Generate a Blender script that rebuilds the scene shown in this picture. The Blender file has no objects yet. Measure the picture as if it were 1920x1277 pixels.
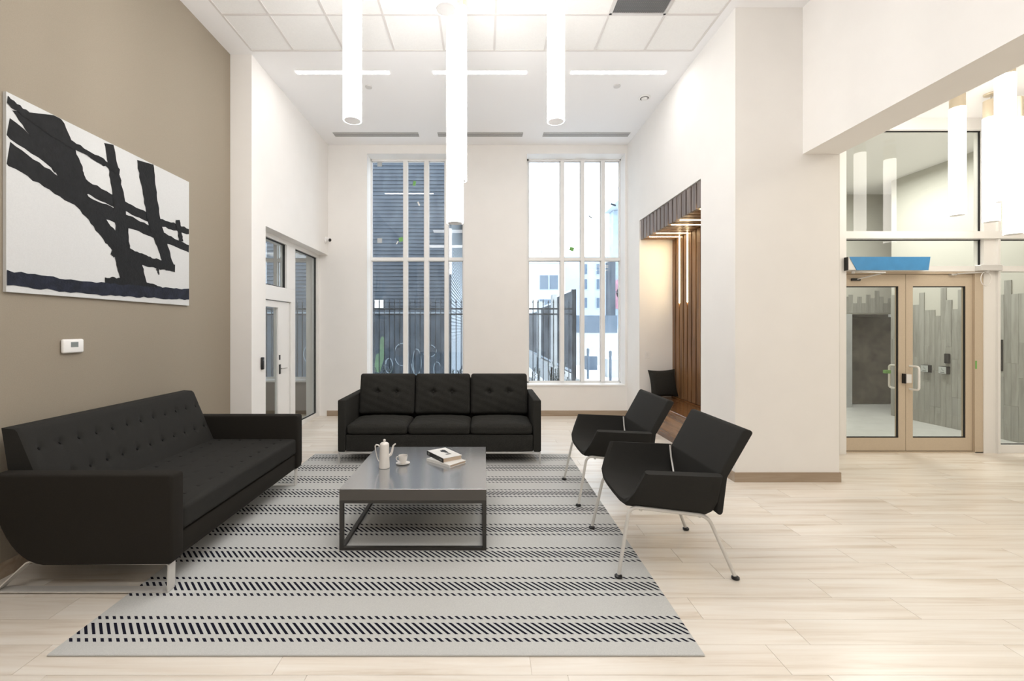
import bpy, bmesh, math, random
from mathutils import Vector, Matrix
random.seed(7)
S = bpy.context.scene
C = S.collection
PI = math.pi

# ---------------------------------------------------------------- camera
FPX = 830.0                      # focal length in pixels of the 1920 px wide frame
cd = bpy.data.cameras.new('camera')
cam = bpy.data.objects.new('camera', cd)
C.objects.link(cam)
cam.location = (0, 0, 1.6)
cam.rotation_euler = (PI/2, 0, 0)
cd.sensor_width = 36
cd.lens = 36*FPX/1920
cd.shift_x = 54/1920
cd.shift_y = -23.5/1920
cd.clip_start = .05; cd.clip_end = 300
S.camera = cam

# ---------------------------------------------------------------- world, lights, exposure
w = bpy.data.worlds.new('world'); S.world = w; w.use_nodes = True
bg = w.node_tree.nodes['Background']
bg.inputs['Color'].default_value = (.90, .95, 1.0, 1)
bg.inputs['Strength'].default_value = 3.6
S.view_settings.view_transform = 'Standard'
S.view_settings.look = 'None'
S.view_settings.gamma = 1
S.view_settings.use_curve_mapping = False
S.view_settings.exposure = 0.33

TUBE_E = 12.5      # pendants
LINE_E = 23.0     # linear ceiling lights
LED_E = 20.0

def area(name, loc, sx, sy, power, col=(1, .95, .88), rot=(0, 0, 0)):
    l = bpy.data.lights.new(name, 'AREA')
    l.shape = 'RECTANGLE'; l.size = sx; l.size_y = sy; l.energy = power; l.color = col
    o = bpy.data.objects.new(name, l); o.location = loc; o.rotation_euler = rot
    C.objects.link(o); return o
# fill lights added below the ceilings, standing in for fixtures that are not seen
area('ceiling_fill_light', (-1.2, -1.2, 4.9), 2.2, .6, 40, (1, .995, .99))
area('ceiling_fill_light', (1.6, -1.2, 4.9), 2.2, .6, 36, (1, .995, .99))
area('ceiling_fill_light', (-.2, 1.6, 4.9), 3.0, .5, 30, (1, .995, .99))
area('lobby_fill_light', (5.9, 2.4, 4.25), 1.6, 1.6, 50, (1, .93, .80))
area('vestibule_fill_light', (6.2, 7.2, 4.2), 1.0, 1.4, 88, (1, 1, .97))
area('next_room_fill_light', (-4.6, 6.6, 3.3), .8, .8, 10, (1, .95, .88))

# ---------------------------------------------------------------- materials
def srgb(r, g, b):
    def f(c):
        c /= 255.
        return c/12.92 if c <= .04045 else ((c+.055)/1.055)**2.4
    return (f(r), f(g), f(b), 1)

class NT:
    def __init__(s, name):
        s.m = bpy.data.materials.new(name); s.m.use_nodes = True
        s.t = s.m.node_tree; s.b = s.t.nodes['Principled BSDF']; s.out = s.t.nodes['Material Output']
    def n(s, typ, **kw):
        nd = s.t.nodes.new(typ)
        for k, v in kw.items():
            if k in nd.inputs.keys(): nd.inputs[k].default_value = v
            else: setattr(nd, k, v)
        return nd
    def l(s, a, b): s.t.links.new(a, b)
    def math(s, op, a, b=None):
        nd = s.t.nodes.new('ShaderNodeMath'); nd.operation = op
        for i, v in enumerate((a, b)):
            if v is None: continue
            if isinstance(v, (int, float)): nd.inputs[i].default_value = v
            else: s.l(v, nd.inputs[i])
        return nd.outputs[0]
    def ramp(s, fac, stops):
        r = s.t.nodes.new('ShaderNodeValToRGB')
        e = r.color_ramp.elements
        while len(e) < len(stops): e.new(.5)
        for i, (p, c) in enumerate(stops): e[i].position = p; e[i].color = c
        s.l(fac, r.inputs['Fac']); return r.outputs['Color']

def mat(name, col, rough=.6, metal=0, noise=0, nscale=8, bump=0, bscale=60, spec=.5, sheen=0, coat=0):
    q = NT(name)
    q.b.inputs['Base Color'].default_value = col
    q.b.inputs['Roughness'].default_value = rough
    q.b.inputs['Metallic'].default_value = metal
    q.b.inputs['Specular IOR Level'].default_value = spec
    if sheen: q.b.inputs['Sheen Weight'].default_value = sheen
    if coat: q.b.inputs['Coat Weight'].default_value = coat
    tc = q.n('ShaderNodeTexCoord')
    if noise:
        nz = q.n('ShaderNodeTexNoise', Scale=nscale, Detail=5.)
        q.l(tc.outputs['Object'], nz.inputs['Vector'])
        a = tuple(max(0, c*(1-noise)) for c in col[:3])+(1,); b = tuple(min(1, c*(1+noise)) for c in col[:3])+(1,)
        q.l(q.ramp(nz.outputs['Fac'], [(.3, a), (.7, b)]), q.b.inputs['Base Color'])
    if bump:
        nz = q.n('ShaderNodeTexNoise', Scale=bscale, Detail=3.)
        q.l(tc.outputs['Object'], nz.inputs['Vector'])
        bp = q.n('ShaderNodeBump', Strength=bump, Distance=.01)
        q.l(nz.outputs['Fac'], bp.inputs['Height']); q.l(bp.outputs['Normal'], q.b.inputs['Normal'])
    return q.m

def emit(name, col, strength):
    q = NT(name); q.b.inputs['Base Color'].default_value = (.9, .9, .9, 1)
    q.b.inputs['Emission Color'].default_value = col; q.b.inputs['Emission Strength'].default_value = strength
    return q.m

def glass(name, tint=(.93, .96, .96, 1), dust=0., ior=1.5):
    q = NT(name); q.t.nodes.remove(q.b)
    tr = q.n('ShaderNodeBsdfTransparent', Color=tint)
    gl = q.n('ShaderNodeBsdfGlossy', Roughness=.0)
    fr = q.n('ShaderNodeFresnel', IOR=ior)
    mx = q.n('ShaderNodeMixShader')
    ge = q.n('ShaderNodeNewGeometry')
    q.l(q.math('MULTIPLY', q.math('MULTIPLY', fr.outputs[0], 1.7), q.math('SUBTRACT', 1., ge.outputs['Backfacing'])), mx.inputs[0]); q.l(tr.outputs[0], mx.inputs[1]); q.l(gl.outputs[0], mx.inputs[2])
    last = mx.outputs[0]
    if dust:
        tc = q.n('ShaderNodeTexCoord'); mp = q.n('ShaderNodeMapping'); mp.inputs['Scale'].default_value = (3, 3, 1.2)
        nz = q.n('ShaderNodeTexNoise', Scale=2.2, Detail=8., Roughness=.65)
        q.l(tc.outputs['Object'], mp.inputs[0]); q.l(mp.outputs[0], nz.inputs['Vector'])
        fac = q.math('MULTIPLY', q.math('SUBTRACT', nz.outputs['Fac'], .36), dust*3)
        fac2 = q.t.nodes.new('ShaderNodeClamp'); q.l(fac, fac2.inputs[0])
        df = q.n('ShaderNodeBsdfTranslucent', Color=(.8, .88, .95, 1))
        m2 = q.n('ShaderNodeMixShader'); q.l(fac2.outputs[0], m2.inputs[0]); q.l(last, m2.inputs[1]); q.l(df.outputs[0], m2.inputs[2])
        last = m2.outputs[0]
    q.l(last, q.out.inputs['Surface'])
    return q.m

def wood(name, c1, c2, c3, axis='X', rough=.4, coat=0., spec=.5, per=True, stretch=.08, sc=14, bump=.02, vary=.12):
    q = NT(name)
    tc = q.n('ShaderNodeTexCoord'); mp = q.n('ShaderNodeMapping')
    scv = {'X': (stretch, 1, 1), 'Y': (1, stretch, 1), 'Z': (1, 1, stretch)}[axis]
    mp.inputs['Scale'].default_value = scv
    q.l(tc.outputs['Object'], mp.inputs[0])
    oi = q.n('ShaderNodeObjectInfo')
    ad = q.n('ShaderNodeVectorMath', operation='ADD'); q.l(mp.outputs[0], ad.inputs[0])
    cb = q.n('ShaderNodeCombineXYZ')
    r = q.math('MULTIPLY', oi.outputs['Random'], 40.)
    for i in range(3): q.l(r, cb.inputs[i])
    q.l(cb.outputs[0], ad.inputs[1])
    n1 = q.n('ShaderNodeTexNoise', Scale=sc, Detail=7., Roughness=.6, Distortion=.6)
    q.l(ad.outputs[0], n1.inputs['Vector'])
    col = q.ramp(n1.outputs['Fac'], [(.30, c3), (.46, c2), (.62, c1)])
    hs = q.n('ShaderNodeHueSaturation'); q.l(col, hs.inputs['Color'])
    v = q.math('ADD', q.math('MULTIPLY', oi.outputs['Random'], vary), 1-vary/2)
    q.l(v, hs.inputs['Value'])
    q.l(hs.outputs[0], q.b.inputs['Base Color'])
    q.b.inputs['Roughness'].default_value = rough
    q.b.inputs['Specular IOR Level'].default_value = spec
    q.b.inputs['Coat Weight'].default_value = coat
    if bump:
        bp = q.n('ShaderNodeBump', Strength=bump*5, Distance=.004); q.l(n1.outputs['Fac'], bp.inputs['Height'])
        q.l(bp.outputs['Normal'], q.b.inputs['Normal'])
    return q.m

M = {}
M['white_wall'] = mat('warm_white_paint', srgb(241, 238, 234), .75, noise=.012, nscale=3, bump=.02, bscale=180)
M['ceil'] = mat('ceiling_paint', srgb(249, 248, 248), .85)
M['tile'] = mat('acoustic_tile', srgb(244, 243, 241), .95, noise=.02, nscale=60, bump=.08, bscale=240)
M['tbar'] = mat('ceiling_grid_metal', srgb(222, 218, 215), .5)
M['vest_wall'] = mat('vestibule_paint', srgb(196, 195, 186), .8)
M['taupe'] = mat('taupe_paint', srgb(150, 139, 123), .8, noise=.04, nscale=160, bump=.04, bscale=200)
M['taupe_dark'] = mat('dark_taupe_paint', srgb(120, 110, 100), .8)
M['trim'] = mat('white_satin_frame', srgb(240, 238, 235), .35)
M['alu'] = mat('pale_aluminium', srgb(214, 212, 210), .4)
M['champ'] = mat('champagne_aluminium', srgb(206, 190, 168), .42, metal=.2, noise=.03, nscale=90)
M['brass'] = mat('champagne_cap', srgb(216, 203, 180), .35, metal=.3)
M['black'] = mat('black_plastic', srgb(22, 21, 22), .35)
M['gasket'] = mat('black_gasket', srgb(16, 16, 18), .6)
M['plate'] = mat('brushed_plate', srgb(200, 205, 205), .4, metal=.3)
M['grey_metal'] = mat('grey_grille_metal', srgb(150, 150, 150), .5, metal=.2)
M['hole'] = mat('grille_dark', srgb(24, 24, 26), .8)
M['steel'] = mat('satin_steel', srgb(205, 203, 200), .28, metal=.55)
M['legpaint'] = mat('silver_leg_paint', srgb(214, 211, 206), .35, metal=.2)
M['chrome'] = mat('chrome', (.7, .7, .7, 1), .12, metal=1)
M['fab'] = mat('charcoal_fabric', srgb(45, 44, 42), .92, noise=.16, nscale=420, bump=.25, bscale=700, spec=.2)
M['fab2'] = mat('charcoal_textured_fabric', srgb(46, 45, 42), .9, noise=.3, nscale=160, bump=.5, bscale=180, spec=.2)
M['fab_arm'] = mat('brown_black_fabric', srgb(38, 35, 31), .92, noise=.12, nscale=420, bump=.2, bscale=700, spec=.2)
M['seam'] = mat('dark_seam', srgb(14, 13, 13), .9)
M['ttop'] = mat('grey_satin_lacquer', srgb(122, 124, 127), .22, spec=1.0, coat=1.)
for n_ in M['ttop'].node_tree.nodes:
    if n_.type == 'BSDF_PRINCIPLED': n_.inputs['Coat IOR'].default_value = 2.5; n_.inputs['Coat Roughness'].default_value = .16
M['tside'] = mat('grey_satin_side', srgb(84, 80, 76), .4)
M['tleg'] = mat('dark_steel_frame', srgb(62, 60, 57), .4, metal=.3)
M['china'] = mat('white_porcelain', srgb(235, 230, 224), .18, coat=.3)
M['paper'] = mat('book_pages', srgb(196, 176, 155), .85, noise=.08, nscale=200)
M['cover'] = mat('white_book_cover', srgb(232, 230, 226), .4)
M['coverb'] = mat('black_book_spine', srgb(18, 18, 20), .4)
M['canvas'] = mat('canvas_white', srgb(204, 204, 203), .8, noise=.03, nscale=120, bump=.1, bscale=400)
M['paint'] = mat('black_paint', srgb(13, 13, 14), .6, noise=.5, nscale=22, bump=.3, bscale=60, spec=.25)
M['paintb'] = mat('blue_black_paint', srgb(24, 28, 42), .6, noise=.5, nscale=16, bump=.3, bscale=60, spec=.25)
M['lcd'] = mat('grey_lcd', srgb(120, 125, 122), .3)
M['blue'] = mat('blue_protective_film', srgb(70, 142, 196), .35, noise=.05, nscale=10)
M['white_card'] = mat('white_card', srgb(235, 233, 230), .5)
M['green'] = mat('green_tape', srgb(120, 176, 96), .6)
M['green_dull'] = mat('dull_green_paint', srgb(96, 122, 92), .8, noise=.3, nscale=6)
M['conc'] = mat('dark_concrete', srgb(100, 96, 86), .8, noise=.4, nscale=5, bump=.2, bscale=30)
M['concl'] = mat('pale_concrete', srgb(182, 185, 185), .85, noise=.08, nscale=6)
M['vfloor'] = mat('vestibule_floor', srgb(208, 210, 208), .35, noise=.06, nscale=6)
M['snow'] = mat('snow', srgb(240, 244, 250), .9, noise=.03, nscale=1.5)
M['iron'] = mat('black_iron', srgb(20, 25, 30), .5)
M['siding'] = mat('slate_siding', srgb(56, 66, 77), .7, noise=.08, nscale=4)
M['siding_low'] = mat('painted_boards', srgb(54, 63, 72), .8, noise=.3, nscale=3)
M['siding_pale'] = mat('pale_siding', srgb(150, 162, 172), .7, noise=.05, nscale=4)
M['graf'] = mat('spray_white', srgb(130, 142, 150), .7)
M['fenced'] = mat('dark_screen_boards', srgb(44, 52, 60), .7, noise=.12, nscale=6)
M['bwhite'] = mat('white_render', srgb(236, 236, 236), .9, noise=.02, nscale=2)
M['bwhite2'] = mat('grey_render', srgb(176, 186, 196), .9, noise=.03, nscale=2)
M['bglass'] = mat('far_window_glass', srgb(92, 108, 124), .3)
M['stone'] = mat('pale_blue_stone', srgb(160, 176, 190), .85, noise=.2, nscale=3, bump=.3, bscale=8)
M['planter'] = mat('grey_planter', srgb(88, 102, 116), .8)
M['leaf'] = mat('dark_evergreen', srgb(50, 62, 58), .6, noise=.3, nscale=10)
M['pink'] = mat('pink_mural', srgb(176, 128, 142), .8, noise=.3, nscale=3)
M['lamp'] = emit('lamp_diffuser', (1, .985, .97, 1), TUBE_E)
M['lamp_lobby'] = emit('lobby_lamp_diffuser', (1, .94, .85, 1), 4.6)
M['lamp_bottom'] = mat('lamp_end_disc', srgb(246, 246, 248), .4)
M['line'] = emit('linear_diffuser', (1, .98, .96, 1), LINE_E)
M['led'] = emit('led_warm', (1, .78, .46, 1), LED_E)
M['glass'] = glass('clear_glass')
M['glass_ext'] = glass('dusty_glass', (.94, .965, .98, 1), dust=.05)
M['glass_int'] = glass('lobby_glass', (.93, .935, .915, 1))
M['floor'] = wood('wood_look_tile', srgb(234, 227, 217), srgb(226, 216, 203), srgb(204, 189, 170), 'X', rough=.28, spec=.5, stretch=.055, sc=13, bump=.01, vary=.08)
M['grout'] = mat('pale_grout', srgb(228, 218, 202), .8)
M['base'] = wood('wood_look_skirting', srgb(176, 158, 138), srgb(160, 141, 120), srgb(140, 122, 102), 'X', rough=.45, stretch=.06, sc=10, vary=.02)
M['slat'] = wood('walnut_slat', srgb(150, 112, 76), srgb(120, 86, 56), srgb(84, 58, 38), 'Z', rough=.4, stretch=.05, sc=16, vary=.22)
M['slat_face'] = wood('walnut_slat_facia', srgb(134, 120, 112), srgb(112, 100, 93), srgb(84, 74, 68), 'Z', rough=.5, stretch=.05, sc=22, vary=.15)
M['bench'] = wood('walnut_bench', srgb(140, 98, 60), srgb(108, 72, 42), srgb(76, 50, 30), 'Y', rough=.25, stretch=.08, sc=12, coat=.3)
M['slat_gap'] = mat('slat_backing', srgb(16, 10, 8), .9)
M['vtile'] = wood('grey_wood_tile', srgb(166, 166, 160), srgb(154, 154, 147), srgb(138, 137, 131), 'Z', rough=.6, stretch=.12, sc=14, vary=.20)

def rug_material():
    q = NT('striped_flatweave')
    tc = q.n('ShaderNodeTexCoord'); sp = q.n('ShaderNodeSeparateXYZ'); q.l(tc.outputs['Object'], sp.inputs[0])
    x, y = sp.outputs[0], sp.outputs[1]
    u = q.math('ADD', x, q.math('MULTIPLY', y, .94))
    st = q.math('LESS_THAN', q.math('FRACT', q.math('DIVIDE', q.math('ADD', u, 20), .0401)), .44)
    yb = q.math('MULTIPLY', q.math('FRACT', q.math('DIVIDE', q.math('SUBTRACT', y, 2.2), .384)), .384)
    def band(a, b): return q.math('MULTIPLY', q.math('GREATER_THAN', yb, a), q.math('LESS_THAN', yb, b))
    bd = q.math('ADD', q.math('ADD', band(.043, .070), band(.098, .188)), band(.217, .243))
    m = q.math('MULTIPLY', st, bd)
    m = q.math('MULTIPLY', m, q.math('LESS_THAN', y, 5.56))
    nz = q.n('ShaderNodeTexNoise', Scale=260., Detail=2.); q.l(tc.outputs['Object'], nz.inputs['Vector'])
    base = q.ramp(nz.outputs['Fac'], [(.3, srgb(188, 188, 186)), (.7, srgb(200, 200, 197))])
    mx = q.n('ShaderNodeMix', data_type='RGBA')
    q.l(m, mx.inputs[0]); q.l(base, mx.inputs[6]); mx.inputs[7].default_value = srgb(24, 24, 38)
    q.l(mx.outputs[2], q.b.inputs['Base Color'])
    q.b.inputs['Roughness'].default_value = .95; q.b.inputs['Specular IOR Level'].default_value = .1
    bp = q.n('ShaderNodeBump', Strength=.3, Distance=.003); q.l(nz.outputs['Fac'], bp.inputs['Height']); q.l(bp.outputs['Normal'], q.b.inputs['Normal'])
    return q.m
M['rug'] = rug_material()

# ---------------------------------------------------------------- mesh helpers
class MB:
    """collects shapes, builds ONE mesh object"""
    def __init__(s, smooth=False): s.bm = bmesh.new(); s.smooth = smooth
    def box(s, x0, x1, y0, y1, z0, z1, r=0, seg=2):
        vs = [s.bm.verts.new(p) for p in ((x0,y0,z0),(x1,y0,z0),(x1,y1,z0),(x0,y1,z0),(x0,y0,z1),(x1,y0,z1),(x1,y1,z1),(x0,y1,z1))]
        fs = [s.bm.faces.new([vs[i] for i in f]) for f in ((3,2,1,0),(4,5,6,7),(0,1,5,4),(1,2,6,5),(2,3,7,6),(3,0,4,7))]
        if r:
            es = list({e for f in fs for e in f.edges})
            bmesh.ops.bevel(s.bm, geom=es, offset=r, segments=seg, profile=.5, affect='EDGES')
        return s
    def prism(s, pts, axis, a, b, r=0, seg=2):
        """polygon pts (2D) extruded along axis from a to b. axis Y: pts=(x,z); X: pts=(y,z); Z: pts=(x,y)"""
        def P(p, t):
            return {'Y': (p[0], t, p[1]), 'X': (t, p[0], p[1]), 'Z': (p[0], p[1], t)}[axis]
        A = [s.bm.verts.new(P(p, a)) for p in pts]; B = [s.bm.verts.new(P(p, b)) for p in pts]
        n = len(pts); fs = [s.bm.faces.new(A), s.bm.faces.new(B[::-1])]
        for i in range(n): fs.append(s.bm.faces.new((A[(i+1) % n], A[i], B[i], B[(i+1) % n])))
        bmesh.ops.recalc_face_normals(s.bm, faces=fs)
        if r:
            es = [e for e in {e for f in fs for e in f.edges} if e.calc_face_angle(0) > .45]
            bmesh.ops.bevel(s.bm, geom=es, offset=r, segments=seg, profile=.5, affect='EDGES')
        return s
    def tube(s, pts, rad, n=10, caps=True):
        pts = [Vector(p) for p in pts]; rs = rad if isinstance(rad, (list, tuple)) else [rad]*len(pts)
        rings = []; up = None
        for i, p in enumerate(pts):
            d = (pts[min(i+1, len(pts)-1)]-pts[max(i-1, 0)]).normalized()
            if up is None:
                up = Vector((0, 0, 1)) if abs(d.z) < .9 else Vector((0, 1, 0))
            u = (up-d*up.dot(d)).normalized(); v = d.cross(u); up = u
            rings.append([s.bm.verts.new(p+(u*math.cos(2*PI*k/n)+v*math.sin(2*PI*k/n))*rs[i]) for k in range(n)])
        for a, b in zip(rings, rings[1:]):
            for k in range(n): s.bm.faces.new((a[k], a[(k+1) % n], b[(k+1) % n], b[k]))
        if caps: s.bm.faces.new(rings[0][::-1]); s.bm.faces.new(rings[-1])
        return s
    def lathe(s, prof, c=(0, 0, 0), n=24, cap=True):
        rings = [[s.bm.verts.new((c[0]+r*math.cos(2*PI*k/n), c[1]+r*math.sin(2*PI*k/n), c[2]+z)) for k in range(n)] for r, z in prof]
        for a, b in zip(rings, rings[1:]):
            for k in range(n): s.bm.faces.new((a[k], a[(k+1) % n], b[(k+1) % n], b[k]))
        if cap: s.bm.faces.new(rings[0][::-1]); s.bm.faces.new(rings[-1])
        return s
    def grid(s, fn, nu, nv, close=False):
        vs = [[s.bm.verts.new(fn(i/nu, j/nv)) for j in range(nv+1)] for i in range(nu+1)]
        for i in range(nu):
            for j in range(nv): s.bm.faces.new((vs[i][j], vs[i+1][j], vs[i+1][j+1], vs[i][j+1]))
        return vs
    def quad(s, pts):
        s.bm.faces.new([s.bm.verts.new(p) for p in pts]); return s
    def mesh(s, name, m, recalc=True):
        if recalc: bmesh.ops.recalc_face_normals(s.bm, faces=s.bm.faces[:])
        me = bpy.data.meshes.new(name); s.bm.to_mesh(me); s.bm.free()
        me.materials.append(m)
        if s.smooth:
            me.polygons.foreach_set('use_smooth', [True]*len(me.polygons))
            try: me.set_sharp_from_angle(angle=math.radians(38))
            except Exception: pass
        return me
    def build(s, name, m, parent=None, loc=None, rz=0, kind=None, label=None):
        return link(name, s.mesh(name, m), parent, loc, rz, kind, label)

def link(name, me, parent=None, loc=None, rz=0, kind=None, label=None):
    o = bpy.data.objects.new(name, me); C.objects.link(o)
    if parent: o.parent = parent
    if loc: o.location = loc
    if rz: o.rotation_euler = (0, 0, rz)
    if kind: o['kind'] = kind
    if label: o['label'] = label
    return o
def tag(o, label, cat, group=None, kind=None):
    o['label'] = label; o['category'] = cat
    if group: o['group'] = group
    if kind: o['kind'] = kind
    return o
def thing(name, label, cat, loc=(0, 0, 0), rz=0, group=None):
    o = bpy.data.objects.new(name, None); o.empty_display_size = .1; C.objects.link(o)
    o.location = loc; o.rotation_euler = (0, 0, rz)
    return tag(o, label, cat, group)
def struct(name, loc=(0, 0, 0)):
    o = bpy.data.objects.new(name, None); o.empty_display_size = .1; C.objects.link(o); o.location = loc
    o['kind'] = 'structure'; return o
def dup(root, loc=None, label=None, rz=None):
    def cp(o, par):
        c = o.copy(); C.objects.link(c)
        if par: c.parent = par
        for ch in [x for x in kids.get(o, [])]: cp(ch, c)
        return c
    kids = {}
    for x in C.objects:
        if x.parent: kids.setdefault(x.parent, []).append(x)
    r = cp(root, None)
    if loc is not None: r.location = loc
    if rz is not None: r.rotation_euler = (0, 0, rz)
    if label: r['label'] = label
    return r
def arc_path(pts, r, n=5):
    """polyline with rounded corners"""
    pts = [Vector(p) for p in pts]; out = [pts[0]]
    for a, b, c in zip(pts, pts[1:], pts[2:]):
        d1 = (a-b).normalized(); d2 = (c-b).normalized()
        rr = min(r, (a-b).length*.45, (c-b).length*.45)
        p, q = b+d1*rr, b+d2*rr
        for i in range(n+1):
            t = i/n; out.append(p*(1-t)**2+b*2*t*(1-t)+q*t*t)
    out.append(pts[-1]); return out

# ================================================================ SETTING
ZC = 4.93            # main ceiling
XL, XA, XR = -3.08, -2.82, 2.62
YP, YB = 5.39, 8.05  # left pier face, back wall face
BX0, BX1, BZ = 3.32, 3.70, 3.407   # beam over the lobby opening
YPIER = 4.6
YS = 5.72            # storefront plane
LZ = 4.29            # lobby ceiling
YREAR = -4.0
XLOB = 8.6

# floor with tiles ------------------------------------------------
fl = MB().box(XL-1.9, XLOB, YREAR, YS, -.2, -.004).box(XL-1.9, XR+.8, YS, YB+.4, -.2, -.004).build('floor', M['grout'], kind='structure')
tile_meshes = {}
def floor_tile(x0, x1, y0, y1):
    L = round(x1-x0, 3)
    if L < .03: return
    W = round(y1-y0, 3)
    k = (L, W)
    if k not in tile_meshes:
        tile_meshes[k] = MB().box(-L/2+.0011, L/2-.0011, -W/2+.0009, W/2-.0009, -.004, 0).mesh('floor_tile', M['floor'])
    link('floor_tile', tile_meshes[k], fl, ((x0+x1)/2, (y0+y1)/2, 0))
P, PL = .1955, 1.2
known = {0: 1.425, 1: 1.653, 2: 2.41, 3: 2.07, 4: 2.74, 5: 2.56}
rows = []
for k in range(-1, 31):
    y0 = 2.04+P*k
    y1 = min(y0+P, YB)
    if y1-y0 < .02: continue
    off = known.get(k, random.random()*PL)
    xmin = XL if y0 < YP-.1 else XA-.25
    xmax = 7.5 if y1 <= YS+.05 else XR+.02
    if y0 < 2.6: xmax = 4.2+1.2*(y0-1.8)
    elif y0 < 3.8: xmax = 5.4
    x = xmin
    nx = off-PL*math.ceil((off-xmin)/PL)+PL
    while x < xmax-.02:
        e = min(nx, xmax)
        if e-x > .03: floor_tile(x, e, y0, y1)
        x = nx; nx += PL
# the part of the floor behind and beside the camera carries on as plain tile surface
MB().box(XL, XLOB, YREAR, 2.04-P, -.004, 0).box(4.2, XLOB, 2.04-P, 2.6, -.004, -.0004).box(5.4, XLOB, 2.6, 3.8, -.004, -.0004).box(7.5, XLOB, 3.8, YS, -.004, -.0004).build('plain_tile_surface', M['floor'], fl, kind='stuff')

# walls -----------------------------------------------------------
MB().box(XL-.2, XL, YREAR, YP, 0, ZC+.2).build('wall_left', M['taupe'], kind='structure')
# pier and alcove wall on the left (opening for the glazed screen)
GT = 2.935; GY = 5.74
MB().box(XL-.2, XA, YP, GY, 0, ZC+.2).box(XL-.25, XA, GY, YB, GT, ZC+.2).build('wall_left_alcove', M['white_wall'], kind='structure')
MB().box(XL-.25, XL, YREAR-.2, YREAR-.1, 0, ZC).box(XL-.2, XLOB+.2, YREAR-.2, YREAR, 0, ZC+.2).build('wall_rear', M['white_wall'], kind='structure')
W1 = (-2.114, -.35); W2 = (.795, 2.58); WZ = (.56, 4.77); TH = .42
MB().box(-3.22, W1[0], YB, YB+TH, 0, ZC+.2).box(W1[1], W2[0], YB, YB+TH, 0, ZC+.2).box(W2[1], 3.9, YB, YB+TH, 0, ZC+.2) \
    .box(W1[0], W1[1], YB, YB+TH, 0, WZ[0]).box(W2[0], W2[1], YB, YB+TH, 0, WZ[0]) \
    .box(W1[0], W1[1], YB, YB+TH, WZ[1], ZC+.2).box(W2[0], W2[1], YB, YB+TH, WZ[1], ZC+.2).build('wall_back', M['white_wall'], kind='structure')
# right wall with the niche, pier and beam
NY0, NY1, NZ, NX = 5.33, 7.42, 3.40, 3.20
MB().box(XR, BX1, YPIER, NY0, 0, ZC+.2).box(XR, BX1, NY0, NY1, NZ, ZC+.2).box(XR, BX1, NY1, YB, 0, ZC+.2) \
    .box(NX+.03, BX1, NY0, NY1, 0, NZ).build('wall_right', M['white_wall'], kind='structure')
MB().box(BX0, BX1, YREAR, YPIER, BZ, ZC+.2).build('wall_beam', M['white_wall'], kind='structure')
MB().box(XLOB, XLOB+.2, YREAR, 10.5, 0, ZC).build('wall_lobby', M['white_wall'], kind='structure')

# ceiling ---------------------------------------------------------
GX0, GX1, GY0, GY1 = -2.78, 2.51, -2.0, 5.32
cl = MB().box(XL-.2, GX0, YREAR, YB+.1, ZC, ZC+.15).box(GX1, BX0, YREAR, YPIER, ZC, ZC+.15).box(GX1, XR, YPIER, YB+.1, ZC, ZC+.15) \
    .box(GX0, GX1, GY1, YB+.1, ZC, ZC+.15).box(GX0, GX1, YREAR, GY0, ZC, ZC+.15).box(GX0, GX1, GY0, GY1, ZC+.05, ZC+.15).build('ceiling', M['ceil'], kind='structure')
MB().box(BX1, XLOB, YREAR, YS+.05, LZ, LZ+.15).build('ceiling_lobby', M['ceil'], kind='structure')
xs = [GX0, -2.28, -1.675, -1.067, -.47, .132, .735, 1.336, 1.936, GX1]
ys = [GY1-.61*i for i in range(13)]
tm = {}
for j in range(12):
    for i in range(9):
        if i == 7 and j == 1: continue      # return air grille
        L = round(xs[i+1]-xs[i], 3)
        if L not in tm: tm[L] = MB().box(-L/2+.008, L/2-.008, -.297, .297, .006, .02).mesh('ceiling_tile', M['tile'])
        link('ceiling_tile', tm[L], cl, ((xs[i]+xs[i+1])/2, (ys[j]+ys[j+1])/2, ZC))
b = MB()
for x in xs: b.box(x-.012, x+.012, GY0, GY1, ZC-.0005, ZC+.012)
for y in ys: b.box(GX0, GX1, y-.012, y+.012, ZC-.0002, ZC+.012)
b.build('ceiling_grid', M['tbar'], cl)
# return air grille
g = thing('return_air_grille', 'grey perforated square return air grille set among the white ceiling tiles', 'vent', ((xs[7]+xs[8])/2, (ys[1]+ys[2])/2, ZC))
b = MB()
for a in (-1, 1): b.box(a*.285-.012, a*.285+.012, -.297, .297, -.006, .012).box(-.297, .297, a*.285-.012, a*.285+.012, -.006, .012)
b.build('frame', M['alu'], g)
MB().box(-.27, .27, -.27, .27, .010, .014).build('backing', M['alu'], g)
b = MB()
for i in range(27): b.box(-.27, .27, -.27+.02*i, -.27+.02*i+.012, 0, .004); b.box(-.27+.02*i, -.27+.02*i+.012, -.27, .27, 0, .004)
b.build('mesh_screen', M['grey_metal'], g, kind='stuff')

# skirting --------------------------------------------------------
MB().box(XL, XL+.012, YREAR, YP, 0, .1).build('baseboard_left', M['base'], kind='structure')
MB().box(XA-.02, XR, YB-.012, YB, 0, .1).build('baseboard_back', M['base'], kind='structure')
MB().box(XR-.012, BX1+.012, YPIER-.012, YPIER, 0, .1).box(XR-.012, XR, YPIER, NY0, 0, .1).box(XR-.012, XR, NY1, YB, 0, .1).box(BX1, BX1+.012, YPIER, YS-.05, 0, .1).build('baseboard_right', M['base'], kind='structure')

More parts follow.
